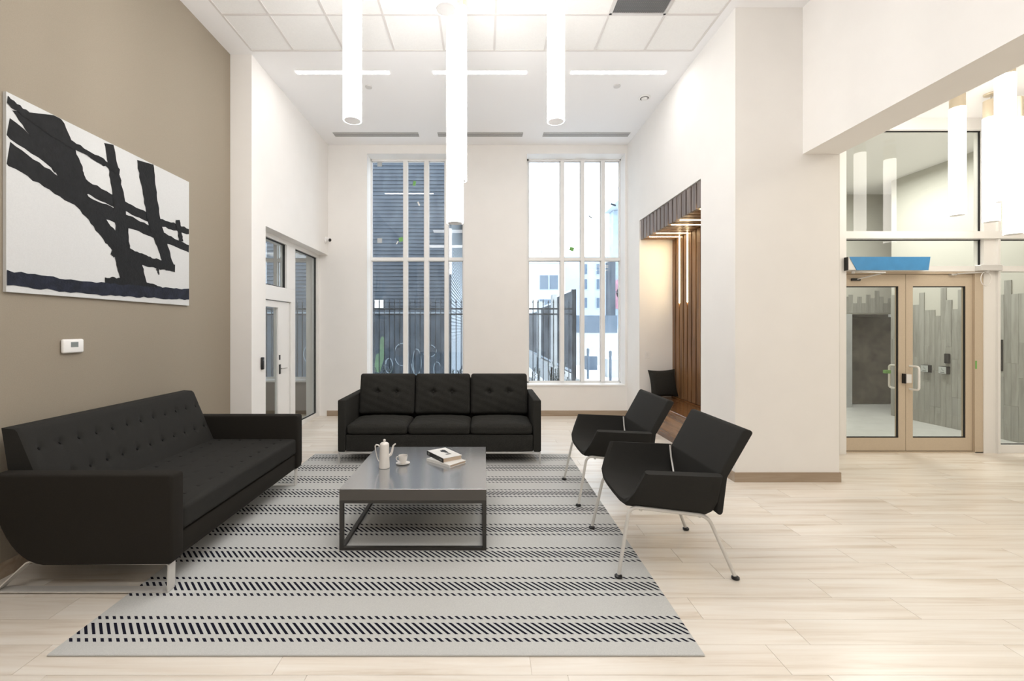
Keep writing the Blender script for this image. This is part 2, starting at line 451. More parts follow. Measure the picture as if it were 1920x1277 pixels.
# windows of the back wall ---------------------------------------
def window(name, panes, X0, X1, scraps, Z0=.56, Z1=4.77, trans=(2.863, 2.92)):
    wn = struct(name)
    YF = 8.35
    b = MB()
    z0, z1 = Z0+.034, Z1-.03
    b.box(X0, panes[0][0], YF-.03, YF+.07, Z0, Z1).box(panes[-1][1], X1, YF-.03, YF+.07, Z0, Z1)
    b.box(X0, X1, YF-.03, YF+.07, Z0, z0).box(X0, X1, YF-.03, YF+.07, z1, Z1)
    b.build('window_frame', M['trim'], wn)
    for (a, c) in zip(panes, panes[1:]):
        MB().box(a[1], c[0], YF-.055, YF+.07, z0, z1, r=.004, seg=1).build('mullion', M['trim'], wn)
    for (a, c) in panes:
        MB().box(a, c, YF-.04, YF+.07, trans[0], trans[1]).build('transom', M['trim'], wn)
        for (p, q) in ((z0, trans[0]), (trans[1], z1)):
            MB().box(a, c, YF+.01, YF+.02, p, q).build('pane', M['glass_ext'], wn)
            e = .012
            MB().box(a, a+e, YF, YF+.01, p, q).box(c-e, c, YF, YF+.01, p, q).box(a, c, YF, YF+.01, p, p+e).box(a, c, YF, YF+.01, q-e, q).build('glazing_bead', M['alu'], wn)
    MB().box(X0-.0, X1+.0, YB-.015, YF-.03, Z0-.02, Z0+.012, r=.004, seg=1).build('window_sill', M['trim'], wn)
    for (x, z, ww, hh, rot, mm) in scraps:
        o = MB().box(-ww/2, ww/2, -.002, 0, -hh/2, hh/2).build('tape_or_vent_patch', M[mm], wn, (x, YF+.009, z)); o.rotation_euler = (0, rot, 0)
    return wn
def wp(px, py, Y=8.36): return ((px-906)/FPX*Y, 1.6+(615-py)/FPX*Y)
def sc(px, py, w_, h_, rot, m): x, z = wp(px, py); return (x, z, w_, h_, rot, m)
window('window_1', [(-2.10, -1.50), (-1.424, -1.107), (-1.026, -.724), (-.654, -.38)], W1[0], W1[1],
       [sc(777, 344, .05, .09, .2, 'green'), sc(752, 449, .08, .08, -.3, 'green'), sc(785, 382, .03, .08, -.4, 'white_card'), sc(745, 455, .02, .07, .5, 'white_card'), sc(712, 308, .09, .09, 0, 'concl'), sc(712, 451, .09, .09, 0, 'concl')])  # last two pale squares stand in for vents on the building outside
window('window_2', [(.855, 1.449), (1.519, 1.831), (1.90, 2.213), (2.284, 2.565)], W2[0], W2[1],
       [sc(1072, 467, .08, .07, .3, 'green'), sc(1107, 407, .08, .018, .7, 'iron'), sc(1150, 384, .10, .03, .35, 'planter'), sc(1007, 361, .012, .03, 0, 'iron'), sc(1015, 472, .012, .045, -.3, 'iron')])

# glazed screen and door on the left ------------------------------
GXp = -3.03
sn = struct('window_4')
b = MB()
F0, F1 = GXp-.05, GXp+.05
b.box(F0, F1, 5.74, YB, 2.861, GT)                 # head
b.box(F0, F1, 5.74, 5.80, 0, 2.86)                # near jamb
b.box(F0, F1, 6.72, 7.02, 2.201, 2.86)              # mullion wide above
b.box(F0, F1, 6.88, 7.02, 0, 1.999)
b.box(F0, F1, 7.96, YB, 0, 2.86)
b.box(F0, F1, 5.80, 7.02, 2.0, 2.20)              # transom bar
b.box(F0, F1, 7.02, 7.96, 0, .07)
b.build('screen_frame', M['trim'], sn)
MB().box(GXp-.005, GXp+.005, 5.80, 6.72, 2.20, 2.86).build('pane', M['glass'], sn)
MB().box(GXp-.005, GXp+.005, 7.02, 7.96, .07, 2.86).build('pane', M['glass'], sn)
b = MB()
for (y0, y1, z0, z1) in ((5.80, 6.72, 2.20, 2.86), (7.02, 7.96, .07, 2.86)):
    b.box(GXp+.005, GXp+.02, y0, y0+.02, z0, z1).box(GXp+.005, GXp+.02, y1-.03, y1, z0, z1).box(GXp+.005, GXp+.02, y0, y1, z0, z0+.015).box(GXp+.005, GXp+.02, y0, y1, z1-.015, z1)
b.build('gasket', M['gasket'], sn)
MB().box(GXp+.05, XA, 5.74, YB, GT-.012, GT-.0005).build('recess_soffit', M['white_wall'], sn)
dn = struct('door_1')
D0, D1 = GXp-.03, GXp+.02
b = MB().box(D0, D1, 5.82, 5.98, .01, 1.99).box(D0, D1, 6.50, 6.87, .01, 1.99).box(D0, D1, 5.98, 6.50, 1.90, 1.99).box(D0, D1, 5.98, 6.50, .01, .25)
b.build('door_leaf', M['trim'], dn)
MB().box(GXp-.01, GXp, 5.98, 6.50, .25, 1.90).build('pane', M['glass'], dn)
b = MB().box(D1, D1+.006, 6.52, 6.56, 1.13, 1.20).box(D1, D1+.008, 6.52, 6.57, .92, 1.06)
b.build('lock_plate', M['black'], dn)
MB(True).tube(arc_path([(D1+.006, 6.545, 1.0), (D1+.06, 6.545, 1.0), (D1+.06, 6.66, 1.0)], .02), .009).build('door_handle', M['chrome'], dn)
# the next room
MB().box(-6.4, -6.3, 5.2, 8.2, 0, 3.5).box(-6.3, -3.3, 5.1, 5.2, 0, 3.5).build('wall_next_room', M['taupe_dark'], kind='structure')
W3 = (-5.04, -3.27)
MB().box(-6.4, W3[0], 8.2, 8.62, 0, 3.5).box(W3[1], -3.22, 8.2, 8.62, 0, 3.5).box(W3[0], W3[1], 8.2, 8.62, 0, .62).box(W3[0], W3[1], 8.2, 8.62, 3.3, 3.5).build('wall_next_room_back', M['taupe_dark'], kind='structure')
MB().box(-6.4, -3.2, 5.1, 8.6, 3.5, 3.6).build('ceiling_next_room', M['ceil'], kind='structure')
MB().box(-6.4, XL-1.9, 5.1, 8.6, -.2, 0).build('floor_next_room', M['taupe_dark'], kind='structure')
w3 = window('window_3', [(-5.0, -4.72), (-4.66, -4.36), (-4.29, -3.99), (-3.92, -3.30)], W3[0], W3[1], [], .62, 3.3)
w3.location = (0, .12, 0)

# niche ----------------------------------------------------------
pn = thing('slatted_panelling', 'walnut slats lining the head, soffit and back of the lit wall niche', 'panelling')
SZ = 3.07; pitch = (NY1-NY0-.004)/15
FXF = XR+.015
MB().box(FXF+.04, FXF+.06, NY0+.003, NY1-.003, SZ+.04, NZ-.005).box(FXF+.04, NX+.025, NY0+.003, NY1-.003, SZ+.05, SZ+.06).box(NX, NX+.028, NY0+.003, NY1-.003, .45, SZ+.05).build('backing', M['slat_gap'], pn)
led_gaps = (2, 4, 8, 10, 14)
for k in range(15):
    y1 = NY1-.002-pitch*k-.015; y0 = y1-pitch+.032
    MB().box(FXF, FXF+.035, y0, y1, SZ, NZ-.006, r=.002, seg=1).build('facia_slat', M['slat_face'], pn)
    MB().box(FXF+.036, NX-.03, y0, y1, SZ, SZ+.035, r=.002, seg=1).build('soffit_slat', M['slat'], pn)
    MB().box(NX-.035, NX, y0, y1, .47, SZ-.001, r=.002, seg=1).build('back_slat', M['slat'], pn)
for g_ in led_gaps:
    yc = NY1-.002-pitch*g_+.001
    MB().box(FXF+.05, NX-.03, yc-.011, yc+.011, SZ-.002, SZ+.03).build('led_strip', M['led'], pn)
    if g_ <= 4: MB().box(NX-.037, NX-.005, yc-.011, yc+.011, 2.0, SZ-.001).build('led_strip', M['led'], pn)
bn = thing('built_in_bench', 'dark walnut bench seat built into the foot of the niche', 'bench')
MB().box(XR-.005, NX-.002, NY0+.003, NY1-.003, .405, .445, r=.004, seg=1).build('seat', M['bench'], bn)
MB().box(XR+.015, XR+.04, NY0+.003, NY1-.003, .0, .404).build('front_panel', M['bench'], bn)
MB().box(NX-.045, NX-.002, NY0+.003, NY1-.003, .446, .468).build('back_ledge', M['bench'], bn)

# storefront ------------------------------------------------------
def sx(px, Y=YS): return (px-906)/FPX*Y
def szz(py, Y=YS): return 1.6+(615-py)/FPX*Y
st = struct('window_5')
x0, xD, xR0, xR1 = BX1, 4.55, sx(1835), sx(1861)
zt, zm0, zm1, zh0, zh1 = szz(247), szz(450), szz(437), szz(510), szz(500)
b = MB()
Yf, Yb_ = YS-.06, YS+.06
b.box(4.51, 4.595, YS-.12, YS-.035, 0, zt).box(xR0, xR1, Yf, Yb_, 0, zt).box(x0, x0+.08, Yf, Yb_, 0, zt)
b.box(x0, XLOB, Yf, Yb_, zt, LZ)
b.box(x0, XLOB, Yf-.05, Yb_, zm0, zm1)
b.box(x0, XLOB, Yf, Yb_, zh0, zh1)
b.box(xR1, XLOB, Yf, Yb_, 0, .10).box(x0, 4.55, Yf, Yb_, 0, .1)
b.box(sx(1861)-.03, sx(1861), Yf-.03, Yf, 0, zt)
b.build('screen_frame', M['trim'], st)
for (a, c) in ((x0+.08, 4.52), (4.58, xR0), (xR1, XLOB)):
    for (p, q) in ((zm1, zt), (zh1, zm0)):
        MB().box(a, c, YS-.006, YS+.006, p, q).build('pane', M['glass_int'], st)
        MB().box(a, c, YS-.02, YS-.006, q-.012, q).box(c-.02, c-.004, YS-.02, YS-.006, p, q).build('gasket', M['gasket'], st)
for (a, c) in ((x0+.08, 4.55), (xR1, XLOB)):
    MB().box(a, c, YS-.006, YS+.006, .10, zh0).build('pane', M['glass_int'], st)
    MB().box(a, c, YS-.02, YS-.006, .10, .11).build('gasket', M['gasket'], st)
# door frame and double doors
df = struct('door_2')
zl0, zl1 = .02, szz(515)
MB().box(4.505, 4.548, YS-.03, YS+.05, 0, zh0).box(sx(1820), xR0, YS-.05, YS+.05, 0, zh0).box(4.55, sx(1820), YS-.05, YS+.05, zl1+.005, zh0).box(4.55, xR0, YS-.05, YS+.05, 0, .012).build('door_frame', M['champ'], df)
seam = sx(1694.5)
def leaf(a, c, hx, sgn):
    z0g, z1g = szz(820), szz(537)
    sL = .09
    MB().box(a, a+sL, YS-.025, YS+.025, zl0, zl1).box(c-sL, c, YS-.025, YS+.025, zl0, zl1).box(a+sL, c-sL, YS-.025, YS+.025, zl0, z0g).box(a+sL, c-sL, YS-.025, YS+.025, z1g, zl1).build('door_leaf', M['champ'], df)
    MB().box(a+sL, c-sL, YS-.005, YS+.005, z0g, z1g).build('pane', M['glass_int'], df)
    e = .014
    MB().box(a+sL, c-sL, YS-.02, YS-.008, z1g-e, z1g).box(c-sL-e, c-sL, YS-.02, YS-.008, z0g, z1g).box(a+sL, c-sL, YS-.02, YS-.008, z0g, z0g+e).build('gasket', M['gasket'], df)
    z_a, z_b = szz(729), szz(686)
    if True:
        MB(True).tube(arc_path([(hx, YS+sgn*.026, z_a), (hx, YS+sgn*.15, z_a), (hx, YS+sgn*.15, z_b), (hx, YS+sgn*.026, z_b)], .035), .0125).build('pull_handle', M['trim'], df)
leaf(4.553, seam-.003, seam-.05, 1)
leaf(seam+.003, sx(1819.5), seam+.05, -1)
MB().box(seam-.035, seam+.035, YS-.075, YS-.026, szz(717), szz(701), r=.004, seg=1).build('latch_case', M['white_card'], df)
MB().box(seam-.05, seam-.035, YS-.072, YS-.026, szz(718), szz(700)).build('latch_side', M['black'], df)
MB().box(sx(1830, 5.66), sx(1833, 5.66), YS-.053, YS-.05, szz(691), szz(676)).build('tape_or_vent_patch', M['green'], df)
MB().box(1663/1663*sx(1658, 5.87), sx(1668, 5.87), YS+.13, YS+.17, szz(700, 5.87), szz(694, 5.87)).build('handle_tape', M['green'], df)

op = thing('door_operator', 'door operator box with blue protective film above the left glass door leaf', 'door operator', (4.57, YS-.06, szz(507, 5.55)))
MB().box(.0, 1.02, -.12, .0, .004, .165, r=.004, seg=1).build('housing', M['white_card'], op)
MB().prism([(.10, 0), (1.0, 0), (1.025, .168), (.012, .168)], 'Y', -.1235, -.1205).build('protective_film', M['blue'], op)
MB().box(-.006, 0, -.12, 0, 0, .167).build('end_cap', M['black'], op)
MB().prism([(.012, .16), (.10, .005), (.10, .12)], 'Y', -.127, -.124).build('peeled_corner', M['blue'], op)
MB(True).tube([(.10, -.07, -.015), (.42, -.17, -.035)], .008).tube([(.42, -.17, -.035), (.22, .03, -.10)], .008).lathe([(.02, -.035), (.02, 0)], (.10, -.07, 0), 12).build('arm', M['steel'], op)
MB().box(.16, .27, .015, .034, -.115, -.085).build('shoe', M['black'], op)

cl2 = thing('door_closer', 'slim pale door closer above the right glass door leaf with looped cable', 'door closer', (sx(1818), YS-.06, szz(510)))
MB().box(0, .27, -.08, 0, .0, .075, r=.006, seg=1).build('housing', M['alu'], cl2)
MB(True).tube([(.10, -.05, -.012), (-.25, -.02, -.035)], .009).lathe([(.022, -.03), (.022, 0)], (.10, -.05, 0), 12).build('arm', M['steel'], cl2)
MB().box(-.30, -.23, -.005, .035, -.05, -.03).build('shoe', M['steel'], cl2)
MB(True).tube([(.08+.065*math.sin(t)*1.0, -.055, -.10-.09*math.cos(t)*-1.0) for t in [i*2*PI/20 for i in range(21)]], .005, 6, False).build('cable', M['white_card'], cl2)

# vestibule ---------------------------------------------------------
VX, VY = 7.45, 8.9
MB().box(3.9, 10.6, YS+.06, 10.4, -.2, 0).build('floor_vestibule', M['vfloor'], kind='structure')
vw = MB().box(VX+.02, VX+.3, YS+.06, 8.1, 0, LZ+.1).build('wall_vestibule_side', M['vest_wall'], kind='structure')
MX0, MX1, MZ = 7.30, 8.28, 1.88
vb = MB().box(3.9, MX0, VY+.02, VY+.2, 0, LZ+.1).box(MX0, MX1+.4, VY+.02, VY+.2, MZ, LZ+.1).box(MX1+.4, 10.6, VY+.02, VY+.2, 0, LZ+.1).build('wall_vestibule_back', M['vest_wall'], kind='structure')
MB().box(BX1+.0, BX1+.2, YS+.06, 9.0, 0, LZ+.1).build('wall_vestibule_left', M['vest_wall'], kind='structure')
MB().box(10.5, 10.6, YS+.06, 9.0, 0, LZ+.1).build('wall_vestibule_far', M['vest_wall'], kind='structure')
MB().box(3.7, 10.6, YS+.05, 9.2, LZ, LZ+.15).build('ceiling_vestibule', M['ceil'], kind='structure')
random.seed(11)
vt = {}
def wtile(parent, axis, c, d, z0, z1, w_):
    h = round(z1-z0, 2); k = (axis, h, round(w_, 3))
    if k not in vt:
        if axis == 'X': vt[k] = MB().box(-.012, .0, -w_/2+.0015, w_/2-.0015, .001, h-.001).mesh('wall_tile', M['vtile'])
        else: vt[k] = MB().box(-w_/2+.0015, w_/2-.0015, -.012, 0, .001, h-.001).mesh('wall_tile', M['vtile'])
    o = link('wall_tile', vt[k], parent, (c, d, z0))
pw = .088
n = int((8.1-5.8)/pw)
for i in range(n):
    yc = 8.1-pw*(i+.5)
    top = 1.90+random.choice([-.1, 0, .05, .1, .15, .25, .35, .3])
    if yc < 6.9: top += .08
    s1 = random.choice([.3, .5, .7, .9]); z = 0
    cuts = [0, s1, s1+.6 if s1 < .8 else s1+.5, top]
    for a, c in zip(cuts, cuts[1:]):
        if c-a > .06: wtile(vw, 'X', VX+.02-random.random()*.004, yc, round(a, 2), round(c, 2), pw)
for i in range(36):
    xc = 6.3+pw*(i+.5)
    top = 2.15+random.choice([-.05, 0, .08, .05, .12, .2])
    s1 = random.choice([.3, .5, .7, .9])
    cuts = [0, s1, s1+.6, top] if not (MX0-.04 < xc < MX1+.44) else [MZ+.02, top]
    if xc > 9.4: break
    for a, c in zip(cuts, cuts[1:]):
        if c-a > .06: wtile(vb, 'Y', xc, VY+.02, round(a, 2), round(c, 2), pw)
# concrete grey door in the vestibule
d3 = struct('door_3')
MX1 = 8.28
MB().box(MX0, MX0+.12, VY+.0, VY+.5, 0, MZ).build('jamb_lining', M['concl'], d3)
MB().box(MX0+.13, MX0+.26, VY+.25, VY+.5, 0, MZ).box(MX0+.13, MX1, VY+.25, VY+.5, MZ-.05, MZ).build('door_frame', M['conc'], d3)
MB().box(MX0+.29, MX1+.55, VY+.40, VY+.45, .01, MZ-.055).build('door_leaf', M['conc'], d3)
MB().box(MX0+.265, MX0+.29, VY+.39, VY+.42, 1.55, 1.65).box(MX0+.265, MX0+.29, VY+.39, VY+.42, .3, .4).build('hinge', M['steel'], d3)
MB().box(MX0-.1, MX1+1, VY+.5, VY+.55, 0, MZ+.2).build('door_backing', M['conc'], d3)
# push plates, reader and black recess on the vestibule wall
for Yc, lab in ((7.42, 'small silver push plate on the grey tiled wall, the one farther left'), (7.13, 'small silver push plate directly below the black reader on the grey tiled wall')):
    p_ = thing('push_plate', lab, 'door button', (VX+.007, Yc, .92), group='push plates on the vestibule wall')
    MB().box(-.06, 0, -.062, .062, -.06, .06).build('box', M['black'], p_)
    MB().box(-.064, -.06, -.058, .058, -.055, .055).build('plate', M['plate'], p_)
    b = MB().box(-.0655, -.064, -.03, .03, -.040, -.030)
    b.tube([(-.0652, .008, .030), (-.0652, .004, .006), (-.0652, -.012, .002), (-.0652, -.018, -.014)], .0025, 5)
    b.lathe([(.005, 0), (.005, .001)], (-.0652, .008, .036), 8)
    b.build('symbol', M['lcd'], p_)
o = MB().box(VX-.035, VX+.0075, 7.06, 7.13, 1.03, 1.19, r=.012).build('card_reader', M['black'])
tag(o, 'black card reader above a push plate on the grey tiled vestibule wall', 'card reader')
o = MB().box(VX-.006, VX+.0075, 6.35, 6.50, .98, 1.43).build('intercom_panel', M['black'])
tag(o, 'tall black intercom panel on grey tiles seen through the right-hand pane', 'panel')

# ================================================================ CEILING FIXTURES
def pendant(name, X, Y, zb, L, label, r=.07, zc=ZC, group='white tube pendants of the lounge', cap=.25, capmat='brass'):
    t = thing(name, label, 'pendant light', (X, Y, zc), group=group)
    zb -= zc
    cap = min(cap, -zb-L-.03)
    MB(True).lathe([(r-.006, zb+.004), (r, zb), (r, zb+L), (r-.01, zb+L+.0)], (0, 0, 0), 32, False).build('diffuser', M['lamp' if zc == ZC else 'lamp_lobby'], t)
    MB(True).lathe([(r-.0075, zb-.003), (r-.0065, zb+.010)], (0, 0, 0), 32).build('end_disc', M['lamp_bottom'], t)
    MB(True).lathe([(r-.004, zb+L), (r-.004, zb+L+cap)], (0, 0, 0), 32).build('cap', M[capmat], t)
    MB(True).tube([(0, 0, zb+L+cap), (0, 0, -.01)], .006, 8).build('cable', M['alu'], t)
    MB(True).lathe([(.06, -.018), (.065, -.012), (.065, 0)], (0, 0, 0), 24).build('canopy', M[capmat], t)
    return t
pendant('tube_pendant', -1.01, 3.42, 3.203, 1.38, 'glowing white tube pendant hanging farthest left, above the tufted sofa')
pendant('tube_pendant', -.236, 3.70, 2.478, 1.775, 'longest-hanging glowing tube pendant of the central cluster, ending lowest')
pendant('tube_pendant', -.222, 4.12, 2.97, 1.60, 'tube pendant half hidden right behind the lowest central one')
pendant('tube_pendant', -.234, 2.77, 3.596, 1.05, 'nearest tube pendant whose round underside shows at the top of the picture')
pendant('tube_pendant', .587, 3.58, 3.27, 1.35, 'glowing tube pendant alone right of the central cluster')
lg = 'white tube pendants of the entrance lobby'
pendant('tube_pendant', 5.42, 5.06, 2.89, 1.22, 'leftmost tube pendant in the lobby in front of the glass screen', .0715, LZ, lg, .15)
pendant('tube_pendant', 5.83, 5.08, 2.82, 1.19, 'second tube pendant in the lobby, with pale cap and round ceiling rose showing', .0715, LZ, lg, .2)
pendant('tube_pendant', 5.0, 4.24, 2.816, 1.2, 'nearest and widest tube pendant in the lobby, its cap cut by the beam', .0715, LZ, lg, .22)
pendant('tube_pendant', 5.27, 4.4, 2.533, 1.14, 'lowest hanging tube pendant at the far right of the lobby', .0715, LZ, lg, .2)

for X0, X1, lab in ((-2.43, -1.23, 'left one of three recessed linear ceiling lights'), (-.645, .56, 'middle one of three recessed linear ceiling lights'), (1.15, 2.37, 'right one of three recessed linear ceiling lights')):
    t = thing('linear_light', lab, 'ceiling light', ((X0+X1)/2, 5.765, ZC), group='recessed linear lights')
    h = (X1-X0)/2
    MB().box(-h, h, -.038, .038, -.004, -.0005).build('diffuser', M['line'], t)
    MB().box(-h-.004, h+.004, -.043, -.038, -.005, 0).box(-h-.004, h+.004, .038, .043, -.005, 0).build('frame', M['trim'], t)
for X0, X1, lab in ((-2.567, -1.11, 'left linear slot diffuser in the ceiling near the window wall'), (-.78, .68, 'middle linear slot diffuser in the ceiling near the window wall'), (1.03, 2.51, 'right linear slot diffuser in the ceiling near the window wall')):
    t = thing('slot_diffuser', lab, 'vent', ((X0+X1)/2, 7.615, ZC), group='linear slot diffusers')
    h = (X1-X0)/2
    MB().box(-h, h, -.085, .085, -.003, -.0005).build('backing', M['hole'], t)
    for k in range(5): MB().box(-h, h, -.086+k*.0385, -.068+k*.0385, -.006, -.002).build('blade', M['alu'], t)
for X, Y, lab in ((-1.58, 6.11, 'small white sprinkler cover right of the left tube pendant'), (1.84, 6.09, 'small white sprinkler cover below the right linear light')):
    o = MB(True).lathe([(.045, -.012), (.048, -.006), (.048, 0)], (0, 0, 0), 24).build('sprinkler_cover', M['alu'], None, (X, Y, ZC-.0005)); tag(o, lab, 'sprinkler', 'sprinkler covers')
t = thing('ceiling_speaker', 'round white ceiling speaker with dark ring near the right wall', 'speaker', (2.33, 6.4, ZC))
MB(True).lathe([(.07, -.010), (.085, -.006), (.085, 0)], n=32).build('rim', M['trim'], t)
MB(True).lathe([(.058, -.0105), (.058, -.012)], n=32).build('ring', M['hole'], t)
MB(True).lathe([(.036, -.03), (.046, -.014), (.046, -.012)], n=32).build('cone', M['trim'], t)

# ================================================================ WALL ITEMS
# painting (a generic black brushstroke abstract)
pt = thing('wall_painting', 'large abstract canvas of thick black brushstrokes on white, hung on the taupe wall', 'painting', (XL+.001, 2.837, 1.832))
PWd, PH = 1.763, 1.284
MB().box(0, .022, 0, PWd, 0, PH).build('canvas', M['canvas'], pt)
random.seed(5)
def stroke(pts, w0, w1, mm='paint', z=0, jag=.012):
    """ragged paint stroke on the canvas plane; pts = (along, up)"""
    pl = [Vector((p[0]*PWd, p[1]*PH, 0)) for p in pts]
    out = []
    for a, c in zip(pl, pl[1:]):
        for i in range(14): out.append(a.lerp(c, i/14))
    out.append(pl[-1]); n_ = len(out)
    Lf, Rt = [], []
    for i, p in enumerate(out):
        d = (out[min(i+1, n_-1)]-out[max(i-1, 0)]).normalized(); nn = Vector((-d.y, d.x, 0))
        ww = (w0+(w1-w0)*i/(n_-1))/2
        Lf.append(p+nn*(ww+random.uniform(-jag, jag)*.6)); Rt.append(p-nn*(ww+random.uniform(-jag, jag)*.6))
    cl_ = lambda v: (.0225+z, min(max(v.x, .002), PWd-.002), min(max(v.y, .002), PH-.002))
    b = MB()
    vl = [b.bm.verts.new(cl_(v)) for v in Lf]; vr = [b.bm.verts.new(cl_(v)) for v in Rt]
    for i in range(n_-1):
        b.bm.faces.new((vl[i], vr[i], vr[i+1], vl[i+1]))
    b.build('brush_stroke', M[mm], pt)
stroke([(.0, .83), (.35, .66), (.7, .60), (1.0, .60)], .12, .06)
stroke([(.0, .70), (.3, .57), (.65, .52), (1.0, .46)], .15, .07, z=.0003)
stroke([(.10, 1.0), (.24, .74), (.30, .60)], .34, .17, z=.0006)
stroke([(.27, .62), (.45, .40), (.56, .28)], .14, .15, z=.0009)
stroke([(.44, .99), (.50, .66), (.53, .25)], .09, .15, z=.0012)
stroke([(.66, .99), (.72, .60), (.84, .27)], .20, .13, z=.0015)
stroke([(.47, .33), (.68, .29), (.88, .28)], .11, .08, z=.0018)
stroke([(.55, .31), (.60, .06)], .27, .30, z=.0021)
stroke([(.46, .33), (.52, .30)], .12, .12, z=.0022)
stroke([(.42, .10), (.60, .12), (.78, .08)], .10, .10, z=.0023)
stroke([(.74, .28), (.755, .21)], .05, .015, z=.00235)
stroke([(.0, .07), (.35, .06), (.7, .075), (1.0, .09)], .09, .11, 'paintb', z=.0024)
stroke([(.90, .66), (.93, .50)], .06, .06, z=.0027)
stroke([(0, .96), (.15, .90), (.4, .86), (.5, .84)], .05, .05, z=.003)

t = thing('thermostat', 'white rectangular thermostat with small grey display on the taupe wall', 'thermostat', (XL+.0005, 3.305, 1.465))
MB(True).box(0, .026, -.085, .085, -.052, .052, r=.012, seg=3).build('housing', M['trim'], t)
MB().box(.026, .0268, -.026, .034, -.008, .03).build('display', M['lcd'], t)
t = thing('wall_card_reader', 'slim black card reader on the white wall beside the glazed door', 'card reader', (XA+.0005, 5.63, 1.15))
MB(True).box(0, .028, -.026, .026, -.078, .078, r=.008).build('housing', M['black'], t)
MB().box(.028, .029, -.012, .012, .035, .05).build('status_light', M['lcd'], t)
t = thing('security_camera', 'tiny white dome camera with black lens high in the left back corner', 'camera', (XA+.001, 7.90, 3.17))
MB(True).lathe([(.055, 0), (.055, .012), (.045, .03)], n=20).build('mount', M['trim'], t).rotation_euler = (0, PI/2, 0)
MB(True).tube([(.02, 0, .0), (.07, -.03, 0), (.10, -.05, -.01)], [.03, .04, .035], 14).build('housing', M['trim'], t)
MB(True).tube([(.099, -.05, -.01), (.108, -.058, -.012)], [.03, .024], 14).build('lens', M['black'], t)
t = thing('light_switch', 'white rocker light switch on the pale wall inside the niche', 'light switch', (2.75, NY1-.0005, 1.155))
MB().box(-.04, .04, -.008, 0, -.062, .062, r=.003).build('plate', M['trim'], t)
MB().box(-.018, .018, -.013, -.008, -.034, .034, r=.002).build('rocker', M['white_card'], t)

# ================================================================ FURNITURE
# rug
o = MB().box(-2.125, 1.08, 2.153, 5.60, .0005, .010, r=.003, seg=1).build('rug', M['rug'])
tag(o, 'large off-white flatweave rug with navy dashed stripes under the furniture', 'rug')
RZ = .0105
# --- cushion builder
def cushion(sx_, sy, sz, puff=.03, buttons=(), rnd=.035, nx=26, ny=20, noise=0.0, axis='Z', bd=.02, bw=.035, crease=0, creasex=()):
    """box cushion, local origin at its centre bottom; face direction +Z puffed; buttons = (u,v) on that face"""
    b = MB(True)
    bm = b.bm
    bmesh.ops.create_cube(bm, size=2)
    bmesh.ops.subdivide_edges(bm, edges=bm.edges[:], cuts=nx, use_grid_fill=True)
    for v in bm.verts:
        u, t_, q = v.co
        # rounded box
        hx, hy, hz = sx_/2, sy/2, sz/2
        p = Vector((u*hx, t_*hy, q*hz)); r = min(rnd, hz*.95)
        c_ = Vector((max(-hx+r, min(hx-r, p.x)), max(-hy+r, min(hy-r, p.y)), max(-hz+r, min(hz-r, p.z))))
        d = p-c_
        if d.length > 1e-6: p = c_+d.normalized()*r
        pf = max(0, 1-abs(u)**2.4)*max(0, 1-abs(t_)**2.4)
        if q > -.99: p.z += puff*pf*(q*.5+.5)
        for (bu, bv) in buttons:
            if q > .5:
                dx = (p.x-bu)/bw; dy = (p.y-bv)/bw
                p.z -= bd*math.exp(-(dx*dx+dy*dy))
                if crease:
                    p.z -= crease*math.exp(-(dx*2.6)**2)*math.exp(-(dy*.32)**2)+crease*math.exp(-(dy*2.6)**2)*math.exp(-(dx*.45)**2)
        if noise: p += Vector((0, 0, noise*math.sin(p.x*37+p.y*21)*math.cos(p.y*43-p.x*13)))
        p.z += hz
        v.co = p
    return b

# --- three-seat sofa at the back
sf = thing('three_seat_sofa', 'charcoal three-seat sofa with loose cushions facing the camera before the windows', 'sofa')
aZ = .765
for (a0, a1) in ((-1.695, -1.605), (.585, .675)):
    b = MB(True); b.prism([(5.15, .158), (6.05, .158), (6.05, aZ), (5.15, aZ-.005)], 'X', a0, a1, r=.014, seg=3)
    b.build('arm', M['fab2'], sf)
MB(True).box(-1.603, .583, 5.16, 6.03, .158, .350, r=.012, seg=3).build('base', M['fab2'], sf)
MB(True).prism([(5.83, .35), (6.045, .35), (6.045, .93), (5.94, .93)], 'X', -1.603, .583, r=.02, seg=3).build('back_frame', M['fab2'], sf)
for (a, c) in ((-1.60, -.885), (-.882, -.153), (-.150, .580)):
    cb = cushion(c-a, .56, .118, .045, rnd=.045, noise=.003)
    o = cb.build('seat_cushion', M['fab2'], sf, ((a+c)/2, 5.43, .352))
for (a, c) in ((-1.602, -.884), (-.880, -.166), (-.162, .575)):
    wdt = c-a-.006
    cb = cushion(wdt, .52, .15, .04, buttons=[(-wdt*.17, .02), (wdt*.17, .02)], rnd=.035, noise=.003, bd=.034, bw=.032, crease=.010, nx=44)
    o = cb.build('back_cushion', M['fab2'], sf, ((a+c)/2, 5.86, .725))
    o.rotation_euler = (math.radians(78), 0, 0)
    for s_ in (-1, 1):
        x = s_*wdt*.17
        q = MB(True).lathe([(.013, 0), (.011, .004), (.004, .006)], (x, .02, .15+.004), 12).build('button', M['fab'], o)
b = MB()
b.box(-1.69, .67, 5.155, 5.175, .138, .156).box(-1.69, .67, 6.01, 6.03, .138, .156).box(-1.69, -1.67, 5.175, 6.01, .138, .156).box(.65, .67, 5.175, 6.01, .138, .156)
b.build('base_rail', M['steel'], sf)
for x in (-1.68, .66):
    MB().box(x-.009, x+.009, 5.155, 5.173, RZ+.0, .138).build('leg', M['steel'], sf)
    MB().box(x-.009, x+.009, 6.01, 6.028, .0005, .138).build('leg', M['steel'], sf)

